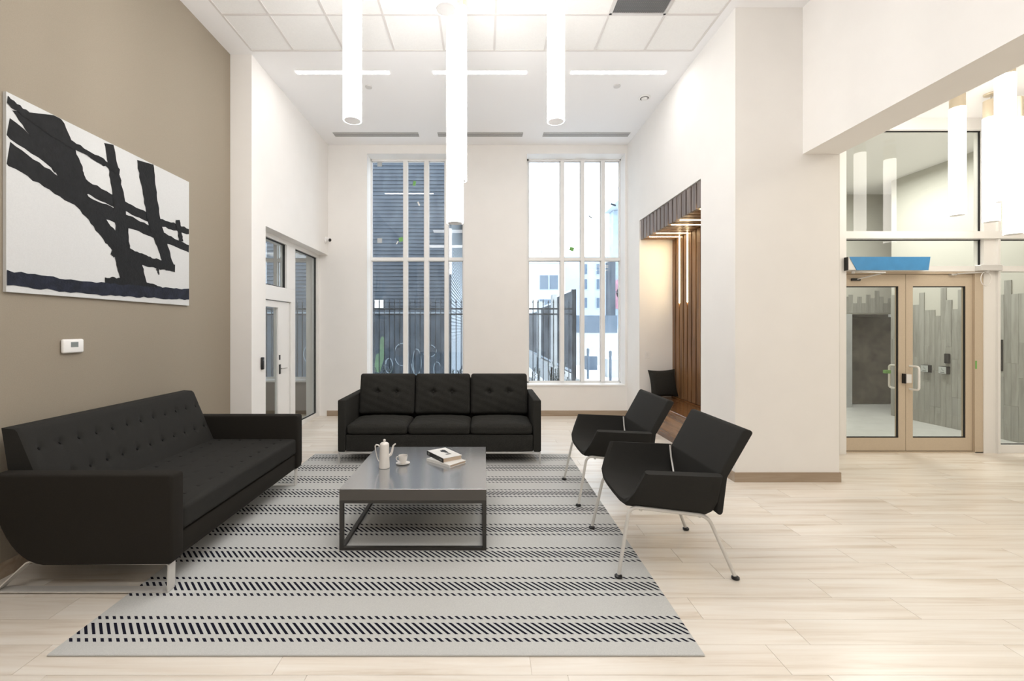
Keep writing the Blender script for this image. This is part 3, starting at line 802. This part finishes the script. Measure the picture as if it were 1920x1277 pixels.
# --- long tufted sofa on the left
ls = thing('tufted_sofa', 'long black button-tufted sofa with sled legs along the taupe wall', 'sofa')
YN, YFar = 2.63, 4.53
prof = [(-1.86, .19), (-1.85, .24), (-1.85, .715), (-1.87, .725), (-2.93, .725), (-2.975, .70), (-2.955, .60), (-2.90, .47)]
for i in range(1, 9):
    t_ = i/8; a = Vector((-2.90, .47)); m_ = Vector((-2.80, .20)); c_ = Vector((-2.62, .185))
    p = a*(1-t_)**2+m_*2*t_*(1-t_)+c_*t_*t_; prof.append((p.x, p.y))
for (a, c) in ((YN, YN+.11), (YFar-.11, YFar)):
    b = MB(True); b.prism(prof, 'Y', a, c, r=.016, seg=3); b.build('arm', M['fab_arm'], ls)
Y0s, Y1s = YN+.112, YFar-.112
MB(True).box(-2.75, -1.875, Y0s, Y1s, .19, .335, r=.012).build('base', M['fab_arm'], ls)
MB().box(-2.70, -1.892, Y0s+.01, Y1s-.01, .335, .342).build('shadow_gap', M['seam'], ls)
# seat
Ls = Y1s-Y0s; Yc = (Y0s+Y1s)/2
seat_b = [( -.30+.2*i, -Ls/2+Ls*(j+.5)/12) for i in range(4) for j in range(12)]
cb = cushion(.86, Ls, .155, .006, buttons=seat_b, rnd=.03, nx=60, bd=.006, bw=.018)
seat = cb.build('seat_cushion', M['fab'], ls, (-2.29, Yc, .343))
b = MB()
for (u, v) in seat_b: b.box(u-.012, u+.012, v-.003, v+.003, .152, .157)
b.build('tuft_slits', M['seam'], seat, kind='stuff')
# back
bp_ = [(-2.67, .44), (-2.885, .975), (-2.905, .985), (-2.985, .985), (-2.985, .70), (-2.88, .44)]
b = MB(True)
rows_b = [.35, .72]; nb = 12
A = Vector((-2.665, .46)); B_ = Vector((-2.885, .982)); dv = (B_-A); nrm = Vector((dv.y, -dv.x)).normalized()
nu, nv = 150, 26
btn = [(Y0s+Ls*(j+.6)/nb if k else Y0s+Ls*(j+.6)/nb, rr) for k, rr in enumerate(rows_b) for j in range(nb)]
def back_pt(uu, vv):
    y = Y0s+Ls*uu; p = A+dv*vv; dsp = 0
    H = dv.length
    for (by, bv) in btn:
        dy = (y-by); dz = (vv-bv)*H
        if abs(dy) > .2: continue
        dsp -= .014*math.exp(-(dy/.022)**2-(dz/.022)**2)
        dsp -= .004*math.exp(-(dy/.07)**2-(dz/.010)**2)+.004*math.exp(-(dy/.010)**2-(dz/.06)**2)
    e = .012*(1-min(1, min(uu, 1-uu)*Ls/.03))**2+.012*(1-min(1, min(vv, 1-vv)*H/.03))**2
    q = p+nrm*(dsp-e)
    return (q.x, y, q.y)
g_ = b.grid(back_pt, nu, nv)
# sides, top, rear of the back
rear = lambda uu, z_: (-2.985, Y0s+Ls*uu, z_)
top = [b.bm.verts.new((-2.985, g_[i][nv].co.y, .980)) for i in range(nu+1)]
bot = [b.bm.verts.new((-2.90, g_[i][0].co.y, .44)) for i in range(nu+1)]
for i in range(nu):
    b.bm.faces.new((g_[i][nv], g_[i+1][nv], top[i+1], top[i]))
    b.bm.faces.new((top[i], top[i+1], bot[i+1], bot[i]))
    b.bm.faces.new((bot[i], bot[i+1], g_[i+1][0], g_[i][0]))
for i in (0, nu):
    b.bm.faces.new([g_[i][j] for j in range(nv+1)]+[top[i], bot[i]])
back = b.build('backrest', M['fab'], ls)
b = MB(True)
for (by, bv) in btn:
    p = A+dv*bv+nrm*(-.014)
    q = p+nrm*.008
    b.tube([(p.x, by, p.y), (q.x, by, q.y)], [.011, .007], 8)
b.build('buttons', M['seam'], back, kind='stuff')
# flat-bar sled legs
def ribbon(path, y0, y1, t_):
    b = MB()
    n_ = len(path); L_, R_ = [], []
    for i, p in enumerate(path):
        p = Vector(p); d = (Vector(path[min(i+1, n_-1)])-Vector(path[max(i-1, 0)])).normalized(); nn = Vector((-d.y, d.x))*t_/2
        L_.append(p+nn); R_.append(p-nn)
    rings = [[b.bm.verts.new((q.x, y, q.y)) for (q, y) in ((l_, y0), (l_, y1), (r_, y1), (r_, y0))] for l_, r_ in zip(L_, R_)]
    for a, c in zip(rings, rings[1:]):
        for k in range(4): b.bm.faces.new((a[k], a[(k+1) % 4], c[(k+1) % 4], c[k]))
    b.bm.faces.new(rings[0]); b.bm.faces.new(rings[-1])
    return b
for (a, c) in ((2.655, 2.715), (4.445, 4.50)):
    zz = RZ+.004
    ribbon([(-1.895, zz), (-1.890, .176), (-1.902, .184), (-2.60, .183), (-2.66, .190), (-2.72, .198), (-2.745, .19), (-2.93, zz+.004), (-2.925, zz), (-1.895, zz)], a, c, .007).build('leg', M['legpaint'], ls)
MB().box(-2.55, -2.5, 2.72, 4.44, .176, .189).box(-1.99, -1.95, 2.72, 4.44, .176, .189).build('cross_rail', M['legpaint'], ls)

# --- coffee table
ct = thing('coffee_table', 'low square grey-topped coffee table with slim dark metal frame', 'table')
TX0, TX1, TY0, TY1, TZ = -1.027, .023, 3.16, 4.28, .45
MB().box(TX0, TX1, TY0, TY1, TZ-.082, TZ-.002).build('apron', M['tside'], ct)
MB().box(TX0-.001, TX1+.001, TY0-.001, TY1+.001, TZ-.004, TZ, r=.001, seg=1).build('tabletop', M['ttop'], ct)
w_ = .028
b = MB()
for y in (TY0, TY1-w_):
    b.box(TX0, TX1, y, y+w_, TZ-.103, TZ-.083)
    b.box(TX0+w_, TX1-w_, y, y+w_, RZ, RZ+.022)
for x in (TX0, TX1-w_):
    b.box(x, x+w_, TY0+w_, TY1-w_, TZ-.103, TZ-.083).box(x, x+w_, TY0+w_, TY1-w_, RZ, RZ+.022)
b.build('frame_rails', M['tleg'], ct)
for x in (TX0, TX1-w_):
    for y in (TY0, TY1-w_): MB().box(x, x+w_, y, y+w_, RZ, TZ-.103).build('leg', M['tleg'], ct)

# --- coffee pot
cp = thing('coffee_pot', 'tall white porcelain coffee pot with curved spout on the table', 'coffee pot', (-.813, 3.643, TZ+.0005))
MB(True).lathe([(.040, 0), (.044, .004), (.043, .03), (.040, .10), (.038, .16), (.0385, .185), (.037, .192)], n=32).build('body', M['china'], cp)
l_ = MB(True).lathe([(.0375, .192), (.036, .198), (.026, .207), (.010, .212), (.007, .216)], n=32).build('lid', M['china'], cp)
MB(True).lathe([(.005, .215), (.010, .220), (.0115, .227), (.009, .233), (.003, .236)], n=18).build('knob', M['china'], l_)
MB(True).tube([(.034, 0, .098), (.052, 0, .108), (.062, 0, .130), (.068, 0, .160), (.074, 0, .182), (.088, 0, .194), (.094, 0, .195)], [.013, .012, .010, .008, .007, .006, .0055], 12).build('spout', M['china'], cp)
MB(True).tube([(-.036, 0, .172), (-.052, 0, .186), (-.068, 0, .188), (-.076, 0, .178), (-.074, 0, .15), (-.062, 0, .09), (-.052, 0, .062), (-.041, 0, .052)], [.006, .006, .0065, .006, .0045, .004, .004, .005], 10).build('handle', M['china'], cp)
# --- saucer and cup
o = MB(True).lathe([(.030, 0), (.034, .002), (.058, .010), (.059, .012), (.036, .006), (.02, .005)], n=32).build('saucer', M['china'], None, (-.678, 3.74, TZ+.0005)); tag(o, 'white porcelain saucer under the coffee cup', 'saucer')
cu = thing('coffee_cup', 'small white porcelain cup standing on its saucer', 'cup', (-.678, 3.74, TZ+.0068))
MB(True).lathe([(.018, 0), (.020, .006), (.031, .022), (.037, .045), (.038, .064), (.0385, .068), (.036, .067), (.034, .045), (.028, .02), (.004, .012)], n=32).build('body', M['china'], cu)
MB(True).tube([(-.035, -.004, .054), (-.050, -.008, .058), (-.057, -.01, .046), (-.050, -.008, .028), (-.032, -.004, .022)], .0038, 8).build('handle', M['china'], cu)
MB(True).lathe([(.033, 0), (.033, .0008)], (0, 0, .045), 24).build('coffee', mat('coffee_surface', srgb(90, 70, 58), .2), cu)
# --- books
def book(loc, ang, L, W, T, label, spine, cover, deco=False):
    t = thing('book', label, 'book', loc, ang, 'books on the coffee table')
    MB().box(.004, L-.004, .003, W-.006, .0025, T-.0025).build('pages', M['paper'], t)
    b = MB().box(0, L, 0, W, 0, .0025).box(0, L, 0, W, T-.0025, T); b.build('cover', M[cover], t)
    MB().box(0, L, -.002, .0025, 0, T).build('spine', M[spine], t)
    if deco:
        # abstract ink blot on the cover, and title bars on the spine
        pts = []
        for i in range(22):
            a = i*2*PI/22; r_ = 1+.22*math.sin(3*a+1)+.12*math.sin(7*a)
            pts.append((L*.36+.055*r_*math.cos(a), W*.62+.024*r_*math.sin(a)))
        MB().prism(pts, 'Z', T, T+.0006).build('cover_print', M['coverb'], t)
        b = MB()
        for k in range(3): b.box(L*.62+k*.012, L*.62+k*.012+.007, W*.42, W*.42+.05, T, T+.0005)
        b.build('cover_marks', M['coverb'], t)
        b = MB().box(.02, .05, -.0028, -.002, T*.25, T*.75)
        for k in range(4): b.box(L*.80+k*.010, L*.80+k*.010+.006, -.0028, -.002, T*.3, T*.7)
        b.build('spine_marks', M['lcd'], t)
    return t
book((-.489, 3.83, TZ+.0005), math.atan2(-.195, .219), .29, .19, .021, 'pale book at the bottom of the pair on the coffee table', 'cover', 'cover')
book((-.499, 3.938, TZ+.0222), math.atan2(-.238, .165), .29, .185, .036, 'white-covered book with black spine lying on top of another book', 'coverb', 'cover', True)

# --- lounge chairs
ch = thing('lounge_chair', 'black angular armchair on silver legs nearest the camera', 'armchair', (0, 0, 0), group='black lounge armchairs')
CY = 3.165; HW = .355
def shell_profile():
    # inner surface across the width (y offset, z) ; s in 0..1 from near arm top to far arm top
    pts = [(-HW, .700), (-HW+.012, .64), (-HW+.030, .575), (-HW+.062, .518), (-HW+.115, .482), (-HW+.20, .468), (0, .464)]
    return pts+[(-y, z) for y, z in pts[-2::-1]]
inner = shell_profile()
def offset(pts, d):
    out = []
    for i, p in enumerate(pts):
        a = Vector(pts[max(i-1, 0)]); c_ = Vector(pts[min(i+1, len(pts)-1)]); t_ = (c_-a).normalized(); nn = Vector((t_.y, -t_.x))
        out.append((p[0]+nn.x*d, p[1]+nn.y*d))
    return out
outer = offset(inner, .050)
outer = [(y, z) for y, z in outer]
loop = inner+outer[::-1]
def shell_mesh():
    b = MB(True); rings = []
    for k, s_ in enumerate((0, .03, .12, .3, .5, .7, .88, .97, 1)):
        ring = []
        for i, (y, z) in enumerate(loop):
            xf = .925+max(0, z-.47)*.42; xr = 1.475+max(0, z-.47)*.12
            x = xf+(xr-xf)*s_
            tilt = -.115*(x-.93)*(1 if z < .6 else .35)
            yy, zz = y, z
            if k in (0, 8):   # pinch the rims so that edges read rounded
                j = i if i < len(inner) else len(loop)-1-i
                my = (inner[j][0]+outer[j][0])/2; mz = (inner[j][1]+outer[j][1])/2
                yy = my+(y-my)*.55; zz = mz+(z-mz)*.55
            ring.append(b.bm.verts.new((x, CY+yy, zz+tilt)))
        rings.append(ring)
    n_ = len(loop)
    for a, c in zip(rings, rings[1:]):
        for k in range(n_): b.bm.faces.new((a[k], a[(k+1) % n_], c[(k+1) % n_], c[k]))
    m_ = len(inner)
    for r_ in (rings[0], rings[-1]):
        for i in range(m_-1): b.bm.faces.new((r_[i], r_[i+1], r_[2*m_-2-i], r_[2*m_-1-i]))
    return b
shell_mesh().build('seat_shell', M['fab'], ch)
b = MB(True)
b.prism([(1.484, .425), (1.497, .672), (1.650, .950), (1.668, .960), (1.708, .945), (1.712, .930), (1.550, .650), (1.522, .425), (1.51, .412), (1.495, .412)], 'Y', CY-.360, CY+.360, r=.010, seg=3)
b.build('backrest', M['fab'], ch)
for s_ in (-1, 1):
    y = CY+s_*.335; yf = CY+s_*.345
    b = MB(True)
    b.tube(arc_path([(.863, yf, RZ+.016), (.945, y-.03*s_, .446), (1.452, y-.03*s_, .385), (1.605, yf, .014)], .06, 7), .0115, 12)
    b.build('leg_frame', M['legpaint'], ch)
    for (x, z0) in ((.861, RZ), (1.607, .0005)):
        MB(True).lathe([(.019, z0), (.024, z0+.004), (.024, z0+.014), (.012, z0+.022)], (x, yf, 0), 16).build('foot_glide', M['black'], ch)
MB(True).tube([(1.02, CY-.305, .424), (1.02, CY+.305, .424)], .010).tube([(1.40, CY-.305, .382), (1.40, CY+.305, .382)], .010).build('cross_bar', M['legpaint'], ch)
for s_ in (-1, 1):
    MB(True).tube([(1.484, CY+s_*.352, .672), (1.484, CY+s_*.330, .58), (1.484, CY+s_*.28, .47), (1.484, CY+s_*.2, .43)], .0075, 8).build('back_bracket', M['legpaint'], ch)
dup(ch, (-.012, 1.13, 0), 'black angular armchair on silver legs behind the nearest one, by the niche')

# --- pillow on the bench
pl = MB(True); bm = pl.bm
bmesh.ops.create_cube(bm, size=2); bmesh.ops.subdivide_edges(bm, edges=bm.edges[:], cuts=16, use_grid_fill=True)
for v in bm.verts:
    u, t_, q = v.co
    k = (max(0, 1-abs(u)**2.2)*max(0, 1-abs(t_)**2.2))**.5
    cn = 1-.10*(1-abs(u))**.8*(abs(t_) > .5)*abs(t_)**3
    x = u*.225*(1-.09*(1-t_*t_)*abs(u)**3); z = t_*.225*(1-.09*(1-u*u)*abs(t_)**3)
    v.co = Vector((x, q*(.006+.075*k)+.002*math.sin(x*60)*k, z))
o = pl.build('throw_pillow', M['fab2'], None, (2.925, 7.20, .700)); o.rotation_euler = (math.radians(-12), math.radians(-2), math.radians(4))
tag(o, 'dark square throw pillow propped at the far end of the niche bench', 'pillow')

# ================================================================ OUTSIDE
MB().box(-30, 40, 8.6, 60, -.5, -.12).build('snowy_ground', M['snow'], kind='structure')
# dark sided building beyond the left window
db = thing('dark_sided_building', 'slate grey building with horizontal siding filling the left window', 'building', (0, 0, -.12))
YS2, XS2 = 12.0, -.88
MB().box(-12, XS2, YS2+.03, 26, 0, 8).build('wall', M['siding'], db)
b = MB()
for k in range(58):
    z = 2.12+.1*k
    b.quad([(-12, YS2-.012, z), (XS2+.012, YS2-.012, z), (XS2+.0, YS2+.012, z+.1), (-12, YS2+.012, z+.1)])
    b.quad([(-12, YS2-.012, z), (XS2+.012, YS2-.012, z), (XS2+.012, YS2+.03, z), (-12, YS2+.03, z)])
b.build('front_siding', M['siding'], db, kind='stuff')
b = MB()
for k in range(78):
    z = .1*k+.2
    b.quad([(XS2+.025, YS2, z), (XS2+.025, 26, z), (XS2+.004, 26, z+.1), (XS2+.004, YS2, z+.1)])
b.build('side_siding', M['siding_pale'], db, kind='stuff')
for k in range(9):
    x1 = XS2-.02-1.2*k
    MB().box(x1-1.18, x1, YS2-.005, YS2+.03, 0, 2.1).build('lower_board', M['siding_low'], db)
MB().box(-12, XS2+.03, YS2-.03, YS2+.03, 2.08, 2.14).build('ledge', M['siding_pale'], db)
random.seed(3)
b = MB()
for (cx, cz, rx, rz_) in ((-2.2, 1.0, .22, .3), (-1.8, .8, .14, .35), (-2.55, .7, .12, .2), (-1.45, 1.1, .2, .16), (-1.25, .6, .12, .2), (-4.6, 1.0, .3, .3), (-4.0, .9, .2, .4)):
    n_ = 26; a0 = random.random()*6
    b.tube([(cx+rx*math.cos(a0+i*.28)*(1-.012*i), YS2-.012, cz+rz_*math.sin(a0+i*.28)) for i in range(n_)], .012, 4, False)
b.build('spray_lines', M['graf'], db, kind='stuff')
MB().prism([(-2.97, .55), (-2.80, .5), (-2.70, .85), (-2.66, 1.0), (-2.68, 1.45), (-2.74, 1.5), (-2.79, 1.4), (-2.80, 1.05), (-2.90, 1.0)], 'Y', YS2-.012, YS2-.006).build('green_paint_patch', M['green_dull'], db)
MB().box(-2.95, -2.70, YS2-.03, YS2-.015, 2.25, 2.48).build('number_plate', M['white_card'], db)

def fence(name, label, x0, x1, y):
    f = thing(name, label, 'fence', (0, 0, -.12))
    MB().box(x0, x1, y-.015, y+.015, 2.13, 2.165).box(x0, x1, y-.015, y+.015, 2.01, 2.045).box(x0, x1, y-.015, y+.015, .2, .235).build('rail', M['iron'], f)
    pk = MB().box(-.009, .009, -.009, .009, .06, 2.27).lathe([(.006, 2.27), (.018, 2.29), (.014, 2.31), (.002, 2.37)], (0, 0, 0), 6).mesh('picket', M['iron'])
    x = x0+.05
    while x < x1: link('picket', pk, f, (x, y, 0)); x += .1146
    for xx in (x0, x1): MB().box(xx-.04, xx+.04, y-.04, y+.04, 0, 2.45).build('post', M['iron'], f)
fence('iron_fence', 'black iron picket fence with spear tips just outside the windows', -6.5, 2.02, 9.9)
# dark board screen on a white kerb, receding
bs = thing('board_screen', 'tall dark board screen on a pale kerb running away outside the right window', 'fence', (2.14, 0, -.12))
MB().prism([(10.4, 0), (21, 0), (21, .7), (10.4, .52)], 'X', -.12, .12).build('kerb', M['concl'], bs)
bd_ = MB().box(-.02, .02, -.046, .046, 0, 1).mesh('board', M['fenced'])
for (ya, yb, zt_) in ((10.5, 12.7, 2.60), (13.3, 16.2, 2.45), (16.8, 20.8, 2.35)):
    y = ya+.05
    while y < yb:
        o = link('board', bd_, bs, (0, y, .62)); o.scale = (1, 1, zt_-.62); y += .1
    MB().box(-.03, .03, ya, yb, zt_, zt_+.05).build('snow_cap', M['snow'], bs)
    MB().box(-.05, .05, ya-.08, ya+.02, .5, zt_+.03).build('post', M['iron'], bs)
    MB().box(-.035, .035, ya, yb, .66, .72).build('bottom_rail', M['bwhite2'], bs)
for ya in (12.9, 16.35): MB().box(-.12, .12, ya, ya+.35, 0, 2.7).build('pillar', M['concl'], bs)

# white buildings far off
wb = thing('white_apartment_building', 'white rendered building with grey windows far behind the fence', 'building', (0, 30, -.12))
MB().box(0, 5.55, 0, 8, 0, 6.1).build('wall', M['bwhite'], wb)
MB().box(5.55, 9.0, 1.2, 9, 0, 6.75).build('wing', M['bwhite2'], wb)
MB().box(-.1, 5.65, -.15, 8, 6.1, 6.22).build('parapet', M['concl'], wb)
def farwin(px0, px1, py0, py1, Yd=30., yy=-.02):
    x0_, x1_ = (px0-906)/FPX*Yd, (px1-906)/FPX*Yd; z1_, z0_ = 1.72+(615-py0)/FPX*Yd, 1.72+(615-py1)/FPX*Yd
    f = MB().box(x0_, x1_, yy-.02, yy+.06, z0_, z1_).build('window_frame', M['bwhite2'], wb)
    nn_ = max(1, round((x1_-x0_)/.7)); wd = (x1_-x0_)/nn_
    for k in range(nn_): MB().box(x0_+wd*k+.05, x0_+wd*(k+1)-.05, yy-.04, yy-.02, z0_+.06, z1_-.06).build('pane', M['bglass'], f)
farwin(1011, 1047, 515, 544); farwin(1010, 1046, 560, 585)
for px in (1094, 1117):
    for py in (494, 522, 557): farwin(px, px+8, py, py+22, 31.2, 1.18)
# stone-clad block at the right with a projecting roof
sb = thing('stone_clad_building', 'pale blue stone building with jutting flat roof at the right window edge', 'building', (0, 0, -.12))
MB().box(7.05, 14, 24, 24.8, 0, 8.1).build('wall', M['stone'], sb)
MB().box(6.77, 14, 20, 24.8, 8.12, 8.8).build('roof', M['bwhite2'], sb)
MB().box(6.75, 7.05, 23.6, 24.4, 0, 5.3).build('corner_pier', M['siding'], sb)
b = MB(True)
for (x, z, r_) in ((7.35, 4.0, .35), (7.3, 3.2, .45), (7.6, 3.6, .4), (7.7, 2.6, .35)): b.lathe([(r_, 0), (r_, .02)], (0, 0, 0), 18); [setattr(v, 'co', Vector((v.co.x+x, 23.97-v.co.z, v.co.y+z))) for v in list(b.bm.verts)[-36:]]
b.build('mural', M['pink'], sb)
# low wall, planters, bollards
lw = thing('low_block_wall', 'low pale block wall with railing across the snowy yard', 'wall', (0, 20.5, -.12))
MB().box(4.0, 8.6, 0, .25, 0, 1.7).build('blocks', M['concl'], lw)
MB().box(4.0, 6.2, -.03, .0, 1.5, 2.3).build('railing', M['planter'], lw)
for (x, y, s_, h_, m_, lab) in ((4.45, 18.3, .42, .55, 'planter', 'small grey planter farthest back in the snow'), (5.15, 17.2, .5, .55, 'planter', 'blue-grey square planter at the right in the snow'), (4.55, 15.6, .48, .6, 'concl', 'pale concrete planter nearest the window in the snow')):
    t = thing('snowy_planter', lab, 'planter', (x, y, -.12), group='planters in the snowy yard')
    MB().box(-s_/2, s_/2, -s_/2, s_/2, 0, h_).build('box', M[m_], t)
    MB(True).box(-s_/2+.02, s_/2-.02, -s_/2+.02, s_/2-.02, h_, h_+.07, r=.03).build('snow_cap', M['snow'], t)
for (x, y, lab) in ((3.55, 15.0, 'left thin grey bollard in the snow'), (3.85, 13.4, 'right thin grey bollard in the snow')):
    t = thing('bollard', lab, 'bollard', (x, y, -.12), group='thin bollards')
    MB(True).lathe([(.04, 0), (.04, .95), (.045, .95), (.045, 1.0), (.02, 1.03)], n=12).build('post', M['planter'], t)
# evergreen shrubs under the windows
def shrub(x, y, h, n_, lab, seed, spread=.3):
    random.seed(seed)
    t = thing('evergreen_shrub', lab, 'shrub', (x, y, -.12), group='shrubs outside the windows')
    b = MB(); s_b = MB()
    for i in range(n_):
        a = random.random()*6.28; sp = random.random()*spread
        tip = Vector((math.cos(a)*sp, math.sin(a)*sp*.6, h*(.65+.35*random.random())))
        base = Vector((math.cos(a)*.04, math.sin(a)*.04, 0))
        s_b.tube([base, base.lerp(tip, .5)+Vector((0, 0, .03)), tip], .006, 4)
        for k in range(46):
            q = .25+.75*k/46; p = base.lerp(tip, q)
            aa = random.random()*6.28; L = .075*(1.1-q*.5); d = Vector((math.cos(aa)*L, math.sin(aa)*L, L*.55)); sd = Vector((-math.sin(aa), math.cos(aa), 0))*.009
            b.bm.faces.new([b.bm.verts.new(p-sd), b.bm.verts.new(p+d*.5-sd*1.4), b.bm.verts.new(p+d), b.bm.verts.new(p+d*.5+sd*1.4), b.bm.verts.new(p+sd)])
    b.build('foliage', M['leaf'], t, kind='stuff'); s_b.build('stems', M['leaf'], t)
shrub(1.05, 9.2, .95, 9, 'spiky evergreen shrub at lower left of the right window', 1, .22)
shrub(1.56, 9.25, 1.05, 10, 'taller spiky evergreen shrub behind the right window mullion', 2, .22)
shrub(-.52, 9.2, .95, 10, 'evergreen shrub low in the last pane of the left window', 3, .22)
shrub(-2.1, 9.2, .95, 11, 'evergreen shrub low in the first pane of the left window', 4)
